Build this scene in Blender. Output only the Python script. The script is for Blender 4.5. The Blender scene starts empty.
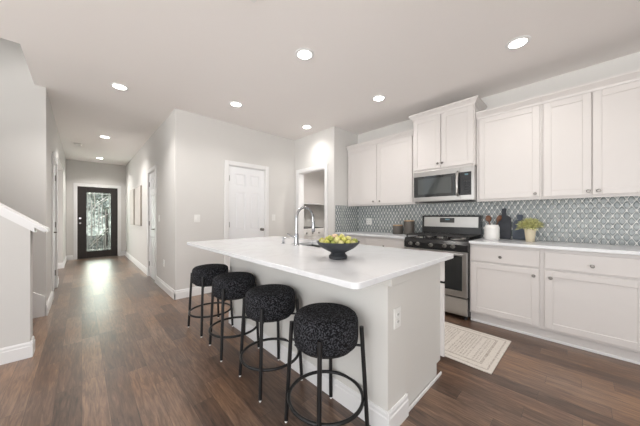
import bpy, bmesh, math, random
from mathutils import Vector, Matrix
random.seed(7)
PI = math.pi
S = bpy.context.scene
COL = S.collection
R = math.radians

# ------------------------------------------------------------------ camera
cam = bpy.data.cameras.new('camera')
camo = bpy.data.objects.new('camera', cam); COL.objects.link(camo)
camo.location = (0, 0, 1.191)
camo.rotation_euler = (R(90), 0, -math.atan((320-81.8)/248.0))
cam.sensor_width = 36; cam.sensor_fit = 'HORIZONTAL'
cam.lens = 248.0/640*36
cam.shift_y = 3.4/640
cam.clip_start = 0.02
S.camera = camo

# ------------------------------------------------------------------ world, light, exposure
S.view_settings.view_transform = 'Standard'
S.view_settings.look = 'None'
S.view_settings.gamma = 1
S.view_settings.use_curve_mapping = False
S.view_settings.exposure = 0.27
W = bpy.data.worlds.new('world'); S.world = W; W.use_nodes = True
# overcast sky above; brighter glow added below the horizon to lift the ceiling
_n = W.node_tree.nodes; _l = W.node_tree.links
_tc = _n.new('ShaderNodeTexCoord'); _sp = _n.new('ShaderNodeSeparateXYZ'); _r = _n.new('ShaderNodeValToRGB')
_mr = _n.new('ShaderNodeMapRange'); _mr.inputs[1].default_value = -0.1; _mr.inputs[2].default_value = 0.1
_l.new(_tc.outputs['Generated'], _sp.inputs[0]); _l.new(_sp.outputs[2], _mr.inputs[0]); _l.new(_mr.outputs[0], _r.inputs[0])
_r.color_ramp.elements[0].color = (1.0, 0.98, 0.95, 1); _r.color_ramp.elements[1].color = (0.30, 0.315, 0.33, 1)
_l.new(_r.outputs[0], _n['Background'].inputs[0])
_n['Background'].inputs[1].default_value = 3.3

def area(name, loc, rot, sx, sy, power, col=(1, 1, 1)):
    l = bpy.data.lights.new(name, 'AREA'); l.shape = 'RECTANGLE'; l.size = sx; l.size_y = sy
    l.energy = power; l.color = col
    o = bpy.data.objects.new(name, l); COL.objects.link(o); o.location = loc; o.rotation_euler = rot
    return o
# daylight through the front door glass; the other area lamps are added fill
area('rear_fill_light', (-1.4, -2.9, 0.8), (R(108), 0, 0), 2.8, 1.4, 30, (1.0, 0.98, 0.96))  # added fill with no window, tilted up to brighten the ceiling
area('front_door_daylight', (0.34, 9.95, 1.15), (R(-90), 0, 0), 0.8, 1.9, 115, (1.0, 0.98, 0.95))
area('side_room_fill_light', (-2.4, 7.3, 1.2), (R(90), 0, R(-90)), 1.6, 1.8, 50, (1.0, 0.98, 0.95))  # added behind the hall opening to brighten the hallway; no window there
area('left_fill_light', (-3.2, -0.6, 1.3), (R(90), 0, R(-90)), 2.6, 1.6, 32, (0.97, 0.98, 1.0))  # fill added for the stool side of the island; no window there
CAN_POWER = 3.6
CAN_COL = (1.0, 0.955, 0.91)
area('stairwell_fill_light', (-1.9, 3.95, 4.9), (0, 0, 0), 2.2, .7, 3, (1.0, 0.98, 0.96))  # lamp added at the top to lighten the dark stairwell

# ------------------------------------------------------------------ materials
MATS = {}
def pmat(name, col, rough=0.5, metal=0.0, bump=None, var=None, spec=None, coat=0.0, emit=None):
    """principled material; bump=(scale,strength); var=(scale,amount) mottles the colour"""
    m = bpy.data.materials.new(name); m.use_nodes = True
    nt = m.node_tree; b = nt.nodes['Principled BSDF']
    b.inputs['Base Color'].default_value = (*col, 1); b.inputs['Roughness'].default_value = rough
    b.inputs['Metallic'].default_value = metal
    if coat: b.inputs['Coat Weight'].default_value = coat
    if spec is not None: b.inputs['Specular IOR Level'].default_value = spec
    if emit: b.inputs['Emission Color'].default_value = (*emit[0], 1); b.inputs['Emission Strength'].default_value = emit[1]
    tc = nt.nodes.new('ShaderNodeTexCoord')
    if var:
        n = nt.nodes.new('ShaderNodeTexNoise'); n.inputs['Scale'].default_value = var[0]; n.inputs['Detail'].default_value = 3
        nt.links.new(tc.outputs['Object'], n.inputs['Vector'])
        mr = nt.nodes.new('ShaderNodeMapRange'); mr.inputs[1].default_value = 0.3; mr.inputs[2].default_value = 0.7
        mr.inputs[3].default_value = 1-var[1]; mr.inputs[4].default_value = 1+var[1]
        nt.links.new(n.outputs[0], mr.inputs[0])
        mx = nt.nodes.new('ShaderNodeMix'); mx.data_type = 'RGBA'; mx.blend_type = 'MULTIPLY'; mx.inputs[0].default_value = 1
        mx.inputs[6].default_value = (*col, 1); nt.links.new(mr.outputs[0], mx.inputs[7])
        nt.links.new(mx.outputs[2], b.inputs['Base Color'])
    if bump:
        n = nt.nodes.new('ShaderNodeTexNoise'); n.inputs['Scale'].default_value = bump[0]; n.inputs['Detail'].default_value = 4
        nt.links.new(tc.outputs['Object'], n.inputs['Vector'])
        bp = nt.nodes.new('ShaderNodeBump'); bp.inputs['Strength'].default_value = bump[1]; bp.inputs['Distance'].default_value = 0.01
        nt.links.new(n.outputs[0], bp.inputs['Height']); nt.links.new(bp.outputs[0], b.inputs['Normal'])
    MATS[name] = m
    return m

class NT:
    """tiny helper for node maths"""
    def __init__(s, nt): s.nt = nt
    def n(s, t, **k):
        x = s.nt.nodes.new(t)
        for a, v in k.items(): setattr(x, a, v)
        return x
    def m(s, op, a, b=None, c=None):
        x = s.n('ShaderNodeMath', operation=op)
        for i, v in enumerate((a, b, c)):
            if v is None: continue
            if isinstance(v, (int, float)): x.inputs[i].default_value = v
            else: s.nt.links.new(v, x.inputs[i])
        return x.outputs[0]
    def l(s, a, b): s.nt.links.new(a, b)

wall_m = pmat('wall_paint', (0.66, 0.65, 0.632), 0.85, bump=(180, 0.05), var=(2, 0.01))
ceil_m = pmat('ceiling_paint', (0.88, 0.85, 0.83), 0.9, bump=(90, 0.12))
trim_m = pmat('trim_paint', (0.80, 0.80, 0.80), 0.4)
cab_m = pmat('cabinet_paint', (0.67, 0.642, 0.625), 0.38)
isl_m = pmat('island_panel_paint', (0.70, 0.69, 0.66), 0.5)
door_m = pmat('door_paint', (0.84, 0.85, 0.865), 0.35)
steel_m = pmat('stainless_steel', (0.48, 0.47, 0.455), 0.28, 1.0, var=(8, 0.03))
chrome_m = pmat('chrome', (0.46, 0.47, 0.49), 0.18, 1.0)
nickel_m = pmat('satin_nickel', (0.22, 0.205, 0.19), 0.3, 1.0)
black_m = pmat('black_enamel', (0.012, 0.012, 0.013), 0.18)
iron_m = pmat('cast_iron', (0.03, 0.03, 0.03), 0.55, bump=(200, 0.2))
glassb_m = pmat('black_glass', (0.015, 0.017, 0.018), 0.05, spec=0.7)
legm = pmat('black_metal', (0.016, 0.016, 0.017), 0.35, 0.3)
plate_m = pmat('white_plastic', (0.82, 0.82, 0.80), 0.35)
slot_m = pmat('dark_slot', (0.05, 0.05, 0.05), 0.6)
wdark_m = pmat('dark_stained_door', (0.020, 0.015, 0.013), 0.35, bump=(30, 0.1), var=(12, 0.2))
lead_m = pmat('leaded_came', (0.60, 0.60, 0.58), 0.4, 0.7)
bowl_m = pmat('charcoal_ceramic', (0.028, 0.032, 0.038), 0.5, bump=(60, 0.15))
crock_m = pmat('white_ceramic', (0.78, 0.77, 0.75), 0.4)
cream_m = pmat('cream_ceramic', (0.72, 0.64, 0.47), 0.5)
can_m = pmat('grey_brown_ceramic', (0.10, 0.09, 0.08), 0.45, var=(20, 0.15))
wood_m = pmat('light_wood', (0.45, 0.30, 0.17), 0.5, var=(25, 0.2))
spoon_m = pmat('spoon_wood', (0.14, 0.058, 0.028), 0.45, var=(25, 0.25))
slate_m = pmat('slate_board', (0.040, 0.045, 0.056), 0.6, var=(15, 0.2))
slate2_m = pmat('blue_slate_board', (0.085, 0.105, 0.140), 0.6, var=(15, 0.2))
soil_m = pmat('soil', (0.05, 0.035, 0.02), 0.9)
panel_art_m = pmat('pale_canvas', (0.62, 0.59, 0.56), 0.8, var=(9, 0.05))
framed_m = pmat('bronze_frame', (0.36, 0.32, 0.28), 0.5)
tread_m = pmat('stair_carpet', (0.30, 0.27, 0.25), 0.95, bump=(300, 0.5))
lamp_m = pmat('lamp_lens', (1, 1, 1), 0.5, emit=((1.0, 0.95, 0.88), 14.0))
display_m = pmat('lit_display', (0.02, 0.05, 0.06), 0.2, emit=((0.5, 0.8, 0.9), 0.15))
fruit_ms = [pmat('fruit_chartreuse', (0.56, 0.54, 0.12), 0.45, bump=(90, 0.5), var=(40, 0.3)),
            pmat('fruit_green', (0.32, 0.36, 0.07), 0.45, bump=(90, 0.5), var=(40, 0.3)),
            pmat('fruit_pale_pink', (0.72, 0.52, 0.36), 0.45, bump=(90, 0.5), var=(40, 0.25)),
            pmat('fruit_lemon', (0.68, 0.64, 0.27), 0.45, bump=(90, 0.5), var=(40, 0.2))]
leaf_m = pmat('leaf_pale', (0.62, 0.62, 0.30), 0.6, var=(60, 0.35))

def quartz():
    m = pmat('white_quartz', (0.80, 0.80, 0.80), 0.16)
    h = NT(m.node_tree); b = m.node_tree.nodes['Principled BSDF']
    tc = h.n('ShaderNodeTexCoord'); n = h.n('ShaderNodeTexNoise'); n.inputs['Scale'].default_value = 1.6; n.inputs['Detail'].default_value = 6
    n.inputs['Distortion'].default_value = 1.5
    h.l(tc.outputs['Object'], n.inputs['Vector'])
    r = h.n('ShaderNodeValToRGB'); e = r.color_ramp.elements
    e[0].position = 0.44; e[0].color = (0.73, 0.745, 0.765, 1); e[1].position = 0.56; e[1].color = (0.73, 0.745, 0.765, 1)
    v = e.new(0.5); v.color = (0.69, 0.70, 0.72, 1)
    h.l(n.outputs[0], r.inputs[0]); h.l(r.outputs[0], b.inputs['Base Color'])
    return m
quartz_m = quartz()

def floor_mat():
    m = pmat('plank_floor', (0.2, 0.1, 0.06), 0.3)
    h = NT(m.node_tree); b = m.node_tree.nodes['Principled BSDF']
    tc = h.n('ShaderNodeTexCoord'); sp = h.n('ShaderNodeSeparateXYZ'); h.l(tc.outputs['Object'], sp.inputs[0])
    x, y = sp.outputs[0], sp.outputs[1]
    xs = h.m('DIVIDE', x, 0.125); row = h.m('FLOOR', xs); fx = h.m('FRACT', xs)
    wn = h.n('ShaderNodeTexWhiteNoise', noise_dimensions='1D'); h.l(row, wn.inputs['W'])
    ys = h.m('ADD', h.m('DIVIDE', y, 0.85), h.m('MULTIPLY', wn.outputs['Value'], 7.0))
    pid = h.m('FLOOR', ys); fy = h.m('FRACT', ys)
    cb = h.n('ShaderNodeCombineXYZ'); h.l(row, cb.inputs[0]); h.l(pid, cb.inputs[1])
    w2 = h.n('ShaderNodeTexWhiteNoise', noise_dimensions='3D'); h.l(cb.outputs[0], w2.inputs['Vector'])
    # grain, stretched along the plank and shifted per plank
    gx = h.m('MULTIPLY', x, 24.0); gy = h.m('MULTIPLY', y, 2.6)
    gc = h.n('ShaderNodeCombineXYZ'); h.l(gx, gc.inputs[0]); h.l(gy, gc.inputs[1]); h.l(h.m('MULTIPLY', w2.outputs['Value'], 40), gc.inputs[2])
    g = h.n('ShaderNodeTexNoise'); g.inputs['Scale'].default_value = 1.6; g.inputs['Detail'].default_value = 7; g.inputs['Roughness'].default_value = 0.65; g.inputs['Distortion'].default_value = 1.2
    h.l(gc.outputs[0], g.inputs['Vector'])
    gc2 = h.n('ShaderNodeCombineXYZ'); h.l(h.m('MULTIPLY', x, 110.0), gc2.inputs[0]); h.l(h.m('MULTIPLY', y, 7.0), gc2.inputs[1]); h.l(h.m('MULTIPLY', w2.outputs['Value'], 17), gc2.inputs[2])
    g2 = h.n('ShaderNodeTexNoise'); g2.inputs['Scale'].default_value = 1.0; g2.inputs['Detail'].default_value = 4; h.l(gc2.outputs[0], g2.inputs['Vector'])
    g3 = h.n('ShaderNodeTexNoise'); g3.inputs['Scale'].default_value = 1.3; g3.inputs['Detail'].default_value = 2; h.l(tc.outputs['Object'], g3.inputs['Vector'])
    k = h.m('ADD', h.m('MULTIPLY', w2.outputs['Value'], 0.34), h.m('MULTIPLY', g.outputs[0], 0.95))
    b.inputs['Coat Weight'].default_value = 0.55; b.inputs['Coat Roughness'].default_value = 0.38
    r = h.n('ShaderNodeValToRGB'); e = r.color_ramp.elements
    e[0].position = 0.36; e[0].color = (0.040, 0.023, 0.016, 1); e[1].position = 0.95; e[1].color = (0.285, 0.185, 0.125, 1)
    v = e.new(0.64); v.color = (0.128, 0.078, 0.054, 1)
    h.l(h.m('ADD', k, h.m('MULTIPLY', h.m('SUBTRACT', g2.outputs[0], 0.5), 0.42)), r.inputs[0])
    ex = h.m('MINIMUM', fx, h.m('SUBTRACT', 1.0, fx)); ey = h.m('MINIMUM', fy, h.m('SUBTRACT', 1.0, fy))
    seam = h.m('MAXIMUM', h.m('LESS_THAN', ex, 0.012), h.m('LESS_THAN', ey, 0.0022))
    mx = h.n('ShaderNodeMix', data_type='RGBA'); h.l(h.m('MULTIPLY', seam, 0.55), mx.inputs[0]); 
    hu = h.n('ShaderNodeHueSaturation'); h.l(r.outputs[0], hu.inputs['Color']); h.l(h.m('MULTIPLY_ADD', g3.outputs[0], 1.2, 0.55), hu.inputs['Saturation'])
    h.l(hu.outputs[0], mx.inputs[6]); mx.inputs[7].default_value = (0.02, 0.012, 0.009, 1)
    h.l(mx.outputs[2], b.inputs['Base Color'])
    h.l(h.m('ADD', 0.24, h.m('MULTIPLY', g.outputs[0], 0.18)), b.inputs['Roughness'])
    bp = h.n('ShaderNodeBump'); bp.inputs['Strength'].default_value = 0.25; bp.inputs['Distance'].default_value = 0.004
    h.l(h.m('SUBTRACT', h.m('MULTIPLY', g.outputs[0], 0.35), seam), bp.inputs['Height']); h.l(bp.outputs[0], b.inputs['Normal'])
    return m
floor_m = floor_mat()

def tile_mat(axis):
    """ogee lattice of blue grey tiles with pale grout; axis = horizontal object axis"""
    m = pmat('lattice_tile_' + 'XY'[axis], (0.3, 0.35, 0.37), 0.2)
    h = NT(m.node_tree); b = m.node_tree.nodes['Principled BSDF']
    tc = h.n('ShaderNodeTexCoord'); sp = h.n('ShaderNodeSeparateXYZ'); h.l(tc.outputs['Object'], sp.inputs[0])
    u = h.m('MULTIPLY', sp.outputs[axis], 2*PI/0.0587); v = h.m('MULTIPLY', sp.outputs[2], 2*PI/0.104)
    cu = h.m('COSINE', u); cv = h.m('COSINE', v)
    f = h.m('ADD', cu, cv)
    a = h.m('ABSOLUTE', f)
    grout = h.m('LESS_THAN', a, 0.20)
    # pale ring painted in as the highlight on each tile's raised flower
    q = h.m('ABSOLUTE', f)
    ring = h.m('MULTIPLY', h.m('GREATER_THAN', f, 1.30), h.m('LESS_THAN', f, 1.60))
    n = h.n('ShaderNodeTexNoise'); n.inputs['Scale'].default_value = 14; n.inputs['Detail'].default_value = 2; h.l(tc.outputs['Object'], n.inputs['Vector'])
    r = h.n('ShaderNodeValToRGB'); e = r.color_ramp.elements
    e[0].position = 0.3; e[0].color = (0.215, 0.245, 0.250, 1); e[1].position = 0.7; e[1].color = (0.330, 0.360, 0.360, 1)
    h.l(n.outputs[0], r.inputs[0])
    m1 = h.n('ShaderNodeMix', data_type='RGBA'); h.l(h.m('MULTIPLY', ring, 0.35), m1.inputs[0]); h.l(r.outputs[0], m1.inputs[6]); m1.inputs[7].default_value = (0.55, 0.58, 0.58, 1)
    m2 = h.n('ShaderNodeMix', data_type='RGBA'); h.l(grout, m2.inputs[0]); h.l(m1.outputs[2], m2.inputs[6]); m2.inputs[7].default_value = (0.84, 0.84, 0.82, 1)
    h.l(m2.outputs[2], b.inputs['Base Color'])
    h.l(h.m('ADD', 0.16, h.m('MULTIPLY', grout, 0.6)), b.inputs['Roughness'])
    bp = h.n('ShaderNodeBump'); bp.inputs['Strength'].default_value = 0.5; bp.inputs['Distance'].default_value = 0.004
    h.l(h.m('MINIMUM', a, 1.3), bp.inputs['Height']); h.l(bp.outputs[0], b.inputs['Normal'])
    return m
tileY_m = tile_mat(1); tileX_m = tile_mat(0)

def boucle():
    m = pmat('black_boucle', (0.02, 0.02, 0.022), 0.95, bump=(220, 0.35))
    h = NT(m.node_tree); b = m.node_tree.nodes['Principled BSDF']
    tc = h.n('ShaderNodeTexCoord'); n = h.n('ShaderNodeTexNoise'); n.inputs['Scale'].default_value = 125; n.inputs['Detail'].default_value = 3
    h.l(tc.outputs['Object'], n.inputs['Vector'])
    r = h.n('ShaderNodeValToRGB'); e = r.color_ramp.elements
    e[0].position = 0.46; e[0].color = (0.005, 0.005, 0.006, 1); e[1].position = 0.64; e[1].color = (0.066, 0.068, 0.078, 1)
    h.l(n.outputs[0], r.inputs[0]); h.l(r.outputs[0], b.inputs['Base Color'])
    b.inputs['Specular IOR Level'].default_value = 0.2
    return m
boucle_m = boucle()

def rug_mat(w, l):
    m = pmat('rug_weave', (0.6, 0.56, 0.5), 0.95)
    h = NT(m.node_tree); b = m.node_tree.nodes['Principled BSDF']
    tc = h.n('ShaderNodeTexCoord'); sp = h.n('ShaderNodeSeparateXYZ'); h.l(tc.outputs['Object'], sp.inputs[0])
    x, y = sp.outputs[0], sp.outputs[1]
    dx = h.m('SUBTRACT', w/2, h.m('ABSOLUTE', x)); dy = h.m('SUBTRACT', l/2, h.m('ABSOLUTE', y))
    d = h.m('MINIMUM', dx, dy)
    line = h.m('MAXIMUM', h.m('LESS_THAN', h.m('ABSOLUTE', h.m('SUBTRACT', d, 0.035)), 0.006), h.m('LESS_THAN', h.m('ABSOLUTE', h.m('SUBTRACT', d, 0.095)), 0.010))
    inner = h.m('GREATER_THAN', d, 0.115)
    px = h.m('FRACT', h.m('DIVIDE', x, 0.034)); py = h.m('FRACT', h.m('DIVIDE', y, 0.024))
    blk = h.m('FRACT', h.m('DIVIDE', h.m('ADD', y, 5), 0.19))
    dash = h.m('MULTIPLY', h.m('LESS_THAN', py, 0.55), h.m('GREATER_THAN', px, 0.35))
    dash = h.m('MULTIPLY', dash, h.m('GREATER_THAN', blk, 0.16))
    n = h.n('ShaderNodeTexNoise'); n.inputs['Scale'].default_value = 70; n.inputs['Detail'].default_value = 3; h.l(tc.outputs['Object'], n.inputs['Vector'])
    wear = h.m('MULTIPLY_ADD', h.m('GREATER_THAN', n.outputs[0], 0.45), 0.6, 0.4)
    pat = h.m('MAXIMUM', h.m('MULTIPLY', h.m('MULTIPLY', dash, inner), wear), h.m('MULTIPLY', line, wear))
    pat = h.m('ADD', h.m('MULTIPLY', pat, 0.65), h.m('MULTIPLY', h.m('GREATER_THAN', n.outputs[0], 0.60), 0.25))
    mx = h.n('ShaderNodeMix', data_type='RGBA'); h.l(pat, mx.inputs[0]); mx.inputs[6].default_value = (0.64, 0.60, 0.55, 1); mx.inputs[7].default_value = (0.33, 0.29, 0.25, 1)
    h.l(mx.outputs[2], b.inputs['Base Color'])
    n2 = h.n('ShaderNodeTexNoise'); n2.inputs['Scale'].default_value = 250; h.l(tc.outputs['Object'], n2.inputs['Vector'])
    bp = h.n('ShaderNodeBump'); bp.inputs['Strength'].default_value = 0.5; bp.inputs['Distance'].default_value = 0.005
    h.l(n2.outputs[0], bp.inputs['Height']); h.l(bp.outputs[0], b.inputs['Normal'])
    return m

def doorglass():
    m = bpy.data.materials.new('textured_door_glass'); m.use_nodes = True; nt = m.node_tree; nt.nodes.clear(); h = NT(nt)
    o = h.n('ShaderNodeOutputMaterial'); tc = h.n('ShaderNodeTexCoord')
    t = h.n('ShaderNodeBsdfTransparent'); g = h.n('ShaderNodeBsdfGlossy'); g.inputs['Roughness'].default_value = 0.15
    n = h.n('ShaderNodeTexVoronoi'); n.inputs['Scale'].default_value = 16; h.l(tc.outputs['Object'], n.inputs['Vector'])
    r = h.n('ShaderNodeValToRGB'); e = r.color_ramp.elements
    e[0].color = (0.16, 0.20, 0.19, 1); e[1].position = 0.75; e[1].color = (0.62, 0.66, 0.63, 1)
    h.l(n.outputs['Distance'], r.inputs[0]); h.l(r.outputs[0], t.inputs[0])
    mx = h.n('ShaderNodeMixShader'); mx.inputs[0].default_value = 0.1
    h.l(t.outputs[0], mx.inputs[1]); h.l(g.outputs[0], mx.inputs[2]); h.l(mx.outputs[0], o.inputs[0])
    return m
doorglass_m = doorglass()

# ------------------------------------------------------------------ geometry helpers
class MB:
    def __init__(s): s.bm = bmesh.new()
    def box(s, x0, x1, y0, y1, z0, z1, bev=0.0, seg=2):
        ret = bmesh.ops.create_cube(s.bm, size=1)
        vs = ret['verts']
        for v in vs:
            v.co = Vector((x0+(v.co.x+.5)*(x1-x0), y0+(v.co.y+.5)*(y1-y0), z0+(v.co.z+.5)*(z1-z0)))
        if bev > 0:
            es = list({e for v in vs for e in v.link_edges})
            bmesh.ops.bevel(s.bm, geom=es, offset=bev, segments=seg, affect='EDGES', profile=0.5)
        return s
    def prism(s, pts, a0, a1, axis='x'):
        """pts in the plane across the axis: x->(y,z), y->(x,z), z->(x,y)"""
        def P(p, a): return {'x': (a, p[0], p[1]), 'y': (p[0], a, p[1]), 'z': (p[0], p[1], a)}[axis]
        A = [s.bm.verts.new(P(p, a0)) for p in pts]; B = [s.bm.verts.new(P(p, a1)) for p in pts]
        fs = [s.bm.faces.new(A), s.bm.faces.new(B[::-1])]
        n = len(pts)
        for i in range(n): fs.append(s.bm.faces.new((A[i], B[i], B[(i+1) % n], A[(i+1) % n])))
        bmesh.ops.recalc_face_normals(s.bm, faces=fs)
        return s
    def lathe(s, prof, c=(0, 0, 0), n=32, axis='z', sx=1, sy=1):
        """prof = [(r, h)...] round an axis through c"""
        rings = []
        for r, hh in prof:
            ring = []
            for i in range(n if r > 1e-6 else 1):
                a = 2*PI*i/n; p = (r*math.cos(a)*sx, r*math.sin(a)*sy, hh)
                if axis == 'x': p = (hh, p[0], p[1])
                if axis == 'y': p = (p[0], hh, p[1])
                ring.append(s.bm.verts.new((c[0]+p[0], c[1]+p[1], c[2]+p[2])))
            rings.append(ring)
        fs = []
        for A, B in zip(rings, rings[1:]):
            for i in range(n):
                j = (i+1) % n
                q = [A[i % len(A)], A[j % len(A)], B[j % len(B)], B[i % len(B)]]
                q = list(dict.fromkeys(q))
                if len(q) > 2: fs.append(s.bm.faces.new(q))
        for f in fs: f.smooth = True
        if fs: bmesh.ops.recalc_face_normals(s.bm, faces=fs)
        return s
    def cyl(s, c, r, h0, h1, n=24, axis='z'):
        return s.lathe([(0, h0), (r, h0), (r, h1), (0, h1)], c, n, axis)
    def tube(s, pts, r, n=10, closed=False):
        pts = [Vector(p) for p in pts]; N = len(pts); rings = []
        rr = r if isinstance(r, (list, tuple)) else [r]*N
        t0 = (pts[1]-pts[0]).normalized(); up = Vector((0, 0, 1)) if abs(t0.z) < .9 else Vector((1, 0, 0))
        for i in range(N):
            if closed: t = (pts[(i+1) % N]-pts[i-1]).normalized()
            else: t = (pts[min(i+1, N-1)]-pts[max(i-1, 0)]).normalized()
            a = t.cross(up).normalized(); b = a.cross(t).normalized(); up = b
            rings.append([s.bm.verts.new(pts[i]+(a*math.cos(2*PI*k/n)+b*math.sin(2*PI*k/n))*rr[i]) for k in range(n)])
        fs = []
        prs = list(zip(rings, rings[1:])) + ([(rings[-1], rings[0])] if closed else [])
        for A, B in prs:
            for k in range(n): fs.append(s.bm.faces.new((A[k], A[(k+1) % n], B[(k+1) % n], B[k])))
        for f in fs: f.smooth = True
        if not closed:
            fs.append(s.bm.faces.new(rings[0][::-1])); fs.append(s.bm.faces.new(rings[-1]))
        bmesh.ops.recalc_face_normals(s.bm, faces=fs)
        return s
    def ball(s, c, r, sc=(1, 1, 1), u=14, v=10):
        prof = [(math.sin(PI*i/v), -math.cos(PI*i/v)) for i in range(v+1)]
        prof[0] = (0, -1); prof[-1] = (0, 1)
        n0 = len(s.bm.verts); s.lathe(prof, (0, 0, 0), u); s.bm.verts.ensure_lookup_table()
        for w in s.bm.verts[n0:]: w.co = Vector(c)+Vector((w.co.x*sc[0]*r, w.co.y*sc[1]*r, w.co.z*sc[2]*r))
        return s
    def xf(s, M): s.bm.transform(M); return s
    def build(s, name, mat, parent=None, label=None):
        me = bpy.data.meshes.new(name); s.bm.to_mesh(me); s.bm.free()
        # sharpen lathe corners
        me.materials.append(mat)
        o = bpy.data.objects.new(name, me); COL.objects.link(o)
        if any(p.use_smooth for p in me.polygons):
            try: me.set_sharp_from_angle(angle=R(40))
            except Exception: pass
        if parent: o.parent = parent
        if label: o['label'] = label
        return o

def tag(o, label=None, cat=None, group=None, kind=None):
    if label: o['label'] = label
    if cat: o['category'] = cat
    if group: o['group'] = group
    if kind: o['kind'] = kind
    return o
def thing(name, label, cat, loc=(0, 0, 0), rz=0, group=None, kind=None):
    o = bpy.data.objects.new(name, None); COL.objects.link(o); o.empty_display_size = 0.1
    o.location = loc; o.rotation_euler = (0, 0, rz)
    return tag(o, label, cat, group, kind)
def struct(name, mb, mat, label=None): return tag(mb.build(name, mat), label, kind='structure')
def children(o): return [c for c in bpy.data.objects if c.parent == o]
def copy_tree(o, parent=None):
    c = o.copy(); COL.objects.link(c)
    if parent: c.parent = parent
    for ch in children(o): copy_tree(ch, c)
    return c

H = 2.74
# plan of the place (metres; camera at the origin, y along the hallway)
XK, YR, XL, YP, XH, YE, XS = 3.783, 2.90, 3.123, 4.00, 0.964, 9.588, -0.31
T = 0.12

# ------------------------------------------------------------------ shell
struct('floor', MB().box(-3.4, 5.4, -3.2, 9.72, -0.05, 0), floor_m)
c = MB()
c.box(-0.40, XK+T, -3.2, YE+T, H, H+.25)
c.box(XK+T, 5.4, 2.9, 5.1, H, H+.25)
c.box(-3.4, -0.40, -3.2, 3.47, H, H+.25)
c.box(-3.4, -0.40, 4.55, YE+T, H, H+.25)
struct('ceiling', c, ceil_m)

struct('wall_right', MB().box(XK, XK+T, -3.2, YR, 0, H), wall_m)
struct('wall_nook_return', MB().box(XL, 5.3, YR, YR+T, 0, H), wall_m)
oy0, oy1, oz = 3.12, 3.865, 2.05
struct('wall_laundry_front', MB().box(XL, XL+T, YR+T, oy0, 0, H).box(XL, XL+T, oy1, 5.0, 0, H).box(XL, XL+T, oy0, oy1, oz, H), wall_m)
struct('wall_laundry_back', MB().box(XL+T, 5.3, 4.88, 5.0, 0, H), wall_m)
struct('wall_laundry_right', MB().box(5.2, 5.3, YR+T, 4.88, 0, H), wall_m)
px0, px1, pz = 1.745, 2.440, 2.045
struct('wall_back', MB().box(XH, px0, YP, YP+T, 0, H).box(px1, XL, YP, YP+T, 0, H).box(px0, px1, YP, YP+T, pz, H), wall_m)
hy0, hy1 = 5.285, 5.935
struct('wall_hall_right', MB().box(XH, XH+T, YP+T, hy0, 0, H).box(XH, XH+T, hy1, YE, 0, H).box(XH, XH+T, hy0, hy1, 2.045, H), wall_m)
fx0, fx1 = -0.10, 0.79
struct('wall_hall_end', MB().box(-2.6, fx0, YE, YE+T, 0, H).box(fx1, XH+T, YE, YE+T, 0, H).box(fx0, fx1, YE, YE+T, 2.045, H), wall_m)
ly0, ly1, my0, my1, mz = 5.27, 6.03, 6.42, 8.20, 2.25
struct('wall_hall_left', MB().box(XS-T, XS, 4.43, ly0, 0, H).box(XS-T, XS, ly0, ly1, 2.045, H).box(XS-T, XS, ly1, my0, 0, H)
       .box(XS-T, XS, my0, my1, mz, H).box(XS-T, XS, my1, YE, 0, H), wall_m)
struct('wall_side_room', MB().box(-2.6, -2.5, 4.55, YE, 0, H), wall_m)
struct('wall_stair_back', MB().box(-3.4, XS-T, 4.43, 4.55, 0, 5.0).box(XS-T, -0.40, 4.43, 4.55, H, 5.0), wall_m)
struct('wall_stairwell_upper', MB().box(-0.40, -0.28, 3.35, 4.55, H+.25, 5.0).box(-3.4, -0.40, 3.35, 3.47, H+.25, 5.0).box(-3.4, -0.28, 3.35, 4.55, 5.0, 5.1), wall_m)

struct('wall_rear_light_block', MB().box(0.3, XK+T, -3.3, -3.2, 0, H), wall_m)  # unseen, added to keep rear light off the kitchen side
# knee wall beside the stairs, its top rising away from the hall
KY0, KY1 = 3.218, 3.36
def ztop(x): return 1.105 + (-0.315 - x)*0.80
struct('wall_stair_knee', MB().prism([(-0.315, 0), (-0.315, ztop(-.315)), (-2.3, ztop(-2.3)), (-3.2, ztop(-2.3)), (-3.2, 0)], KY0, KY1, 'y'), wall_m)
cap = MB()
def capb(y0, y1, dz0, dz1, xe):
    cap.prism([(xe, ztop(xe)+dz0), (xe, ztop(xe)+dz1), (-2.3, ztop(-2.3)+dz1), (-2.3, ztop(-2.3)+dz0)], y0, y1, 'y')
capb(KY0-.045, KY1+.045, .028, .055, -0.215)
capb(KY0-.030, KY1+.030, .012, .030, -0.235)
capb(KY0-.018, KY1+.018, -.030, .014, -0.290)
struct('trim_1', cap, trim_m)

def base_prof(o, d, h=0.13, t=0.015):
    """baseboard profile, o = wall plane, d = +1/-1 direction into the room"""
    return [(o, 0), (o+d*t, 0), (o+d*t, h*.72), (o+d*t*.7, h*.78), (o+d*t*.7, h*.9), (o+d*t*.35, h), (o, h)]
def bb(name, segs, mat=trim_m):
    m = MB()
    for ax, o, d, a0, a1 in segs: m.prism(base_prof(o, d), a0, a1, 'x' if ax == 'x' else 'y')
    return struct(name, m, mat)
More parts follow.
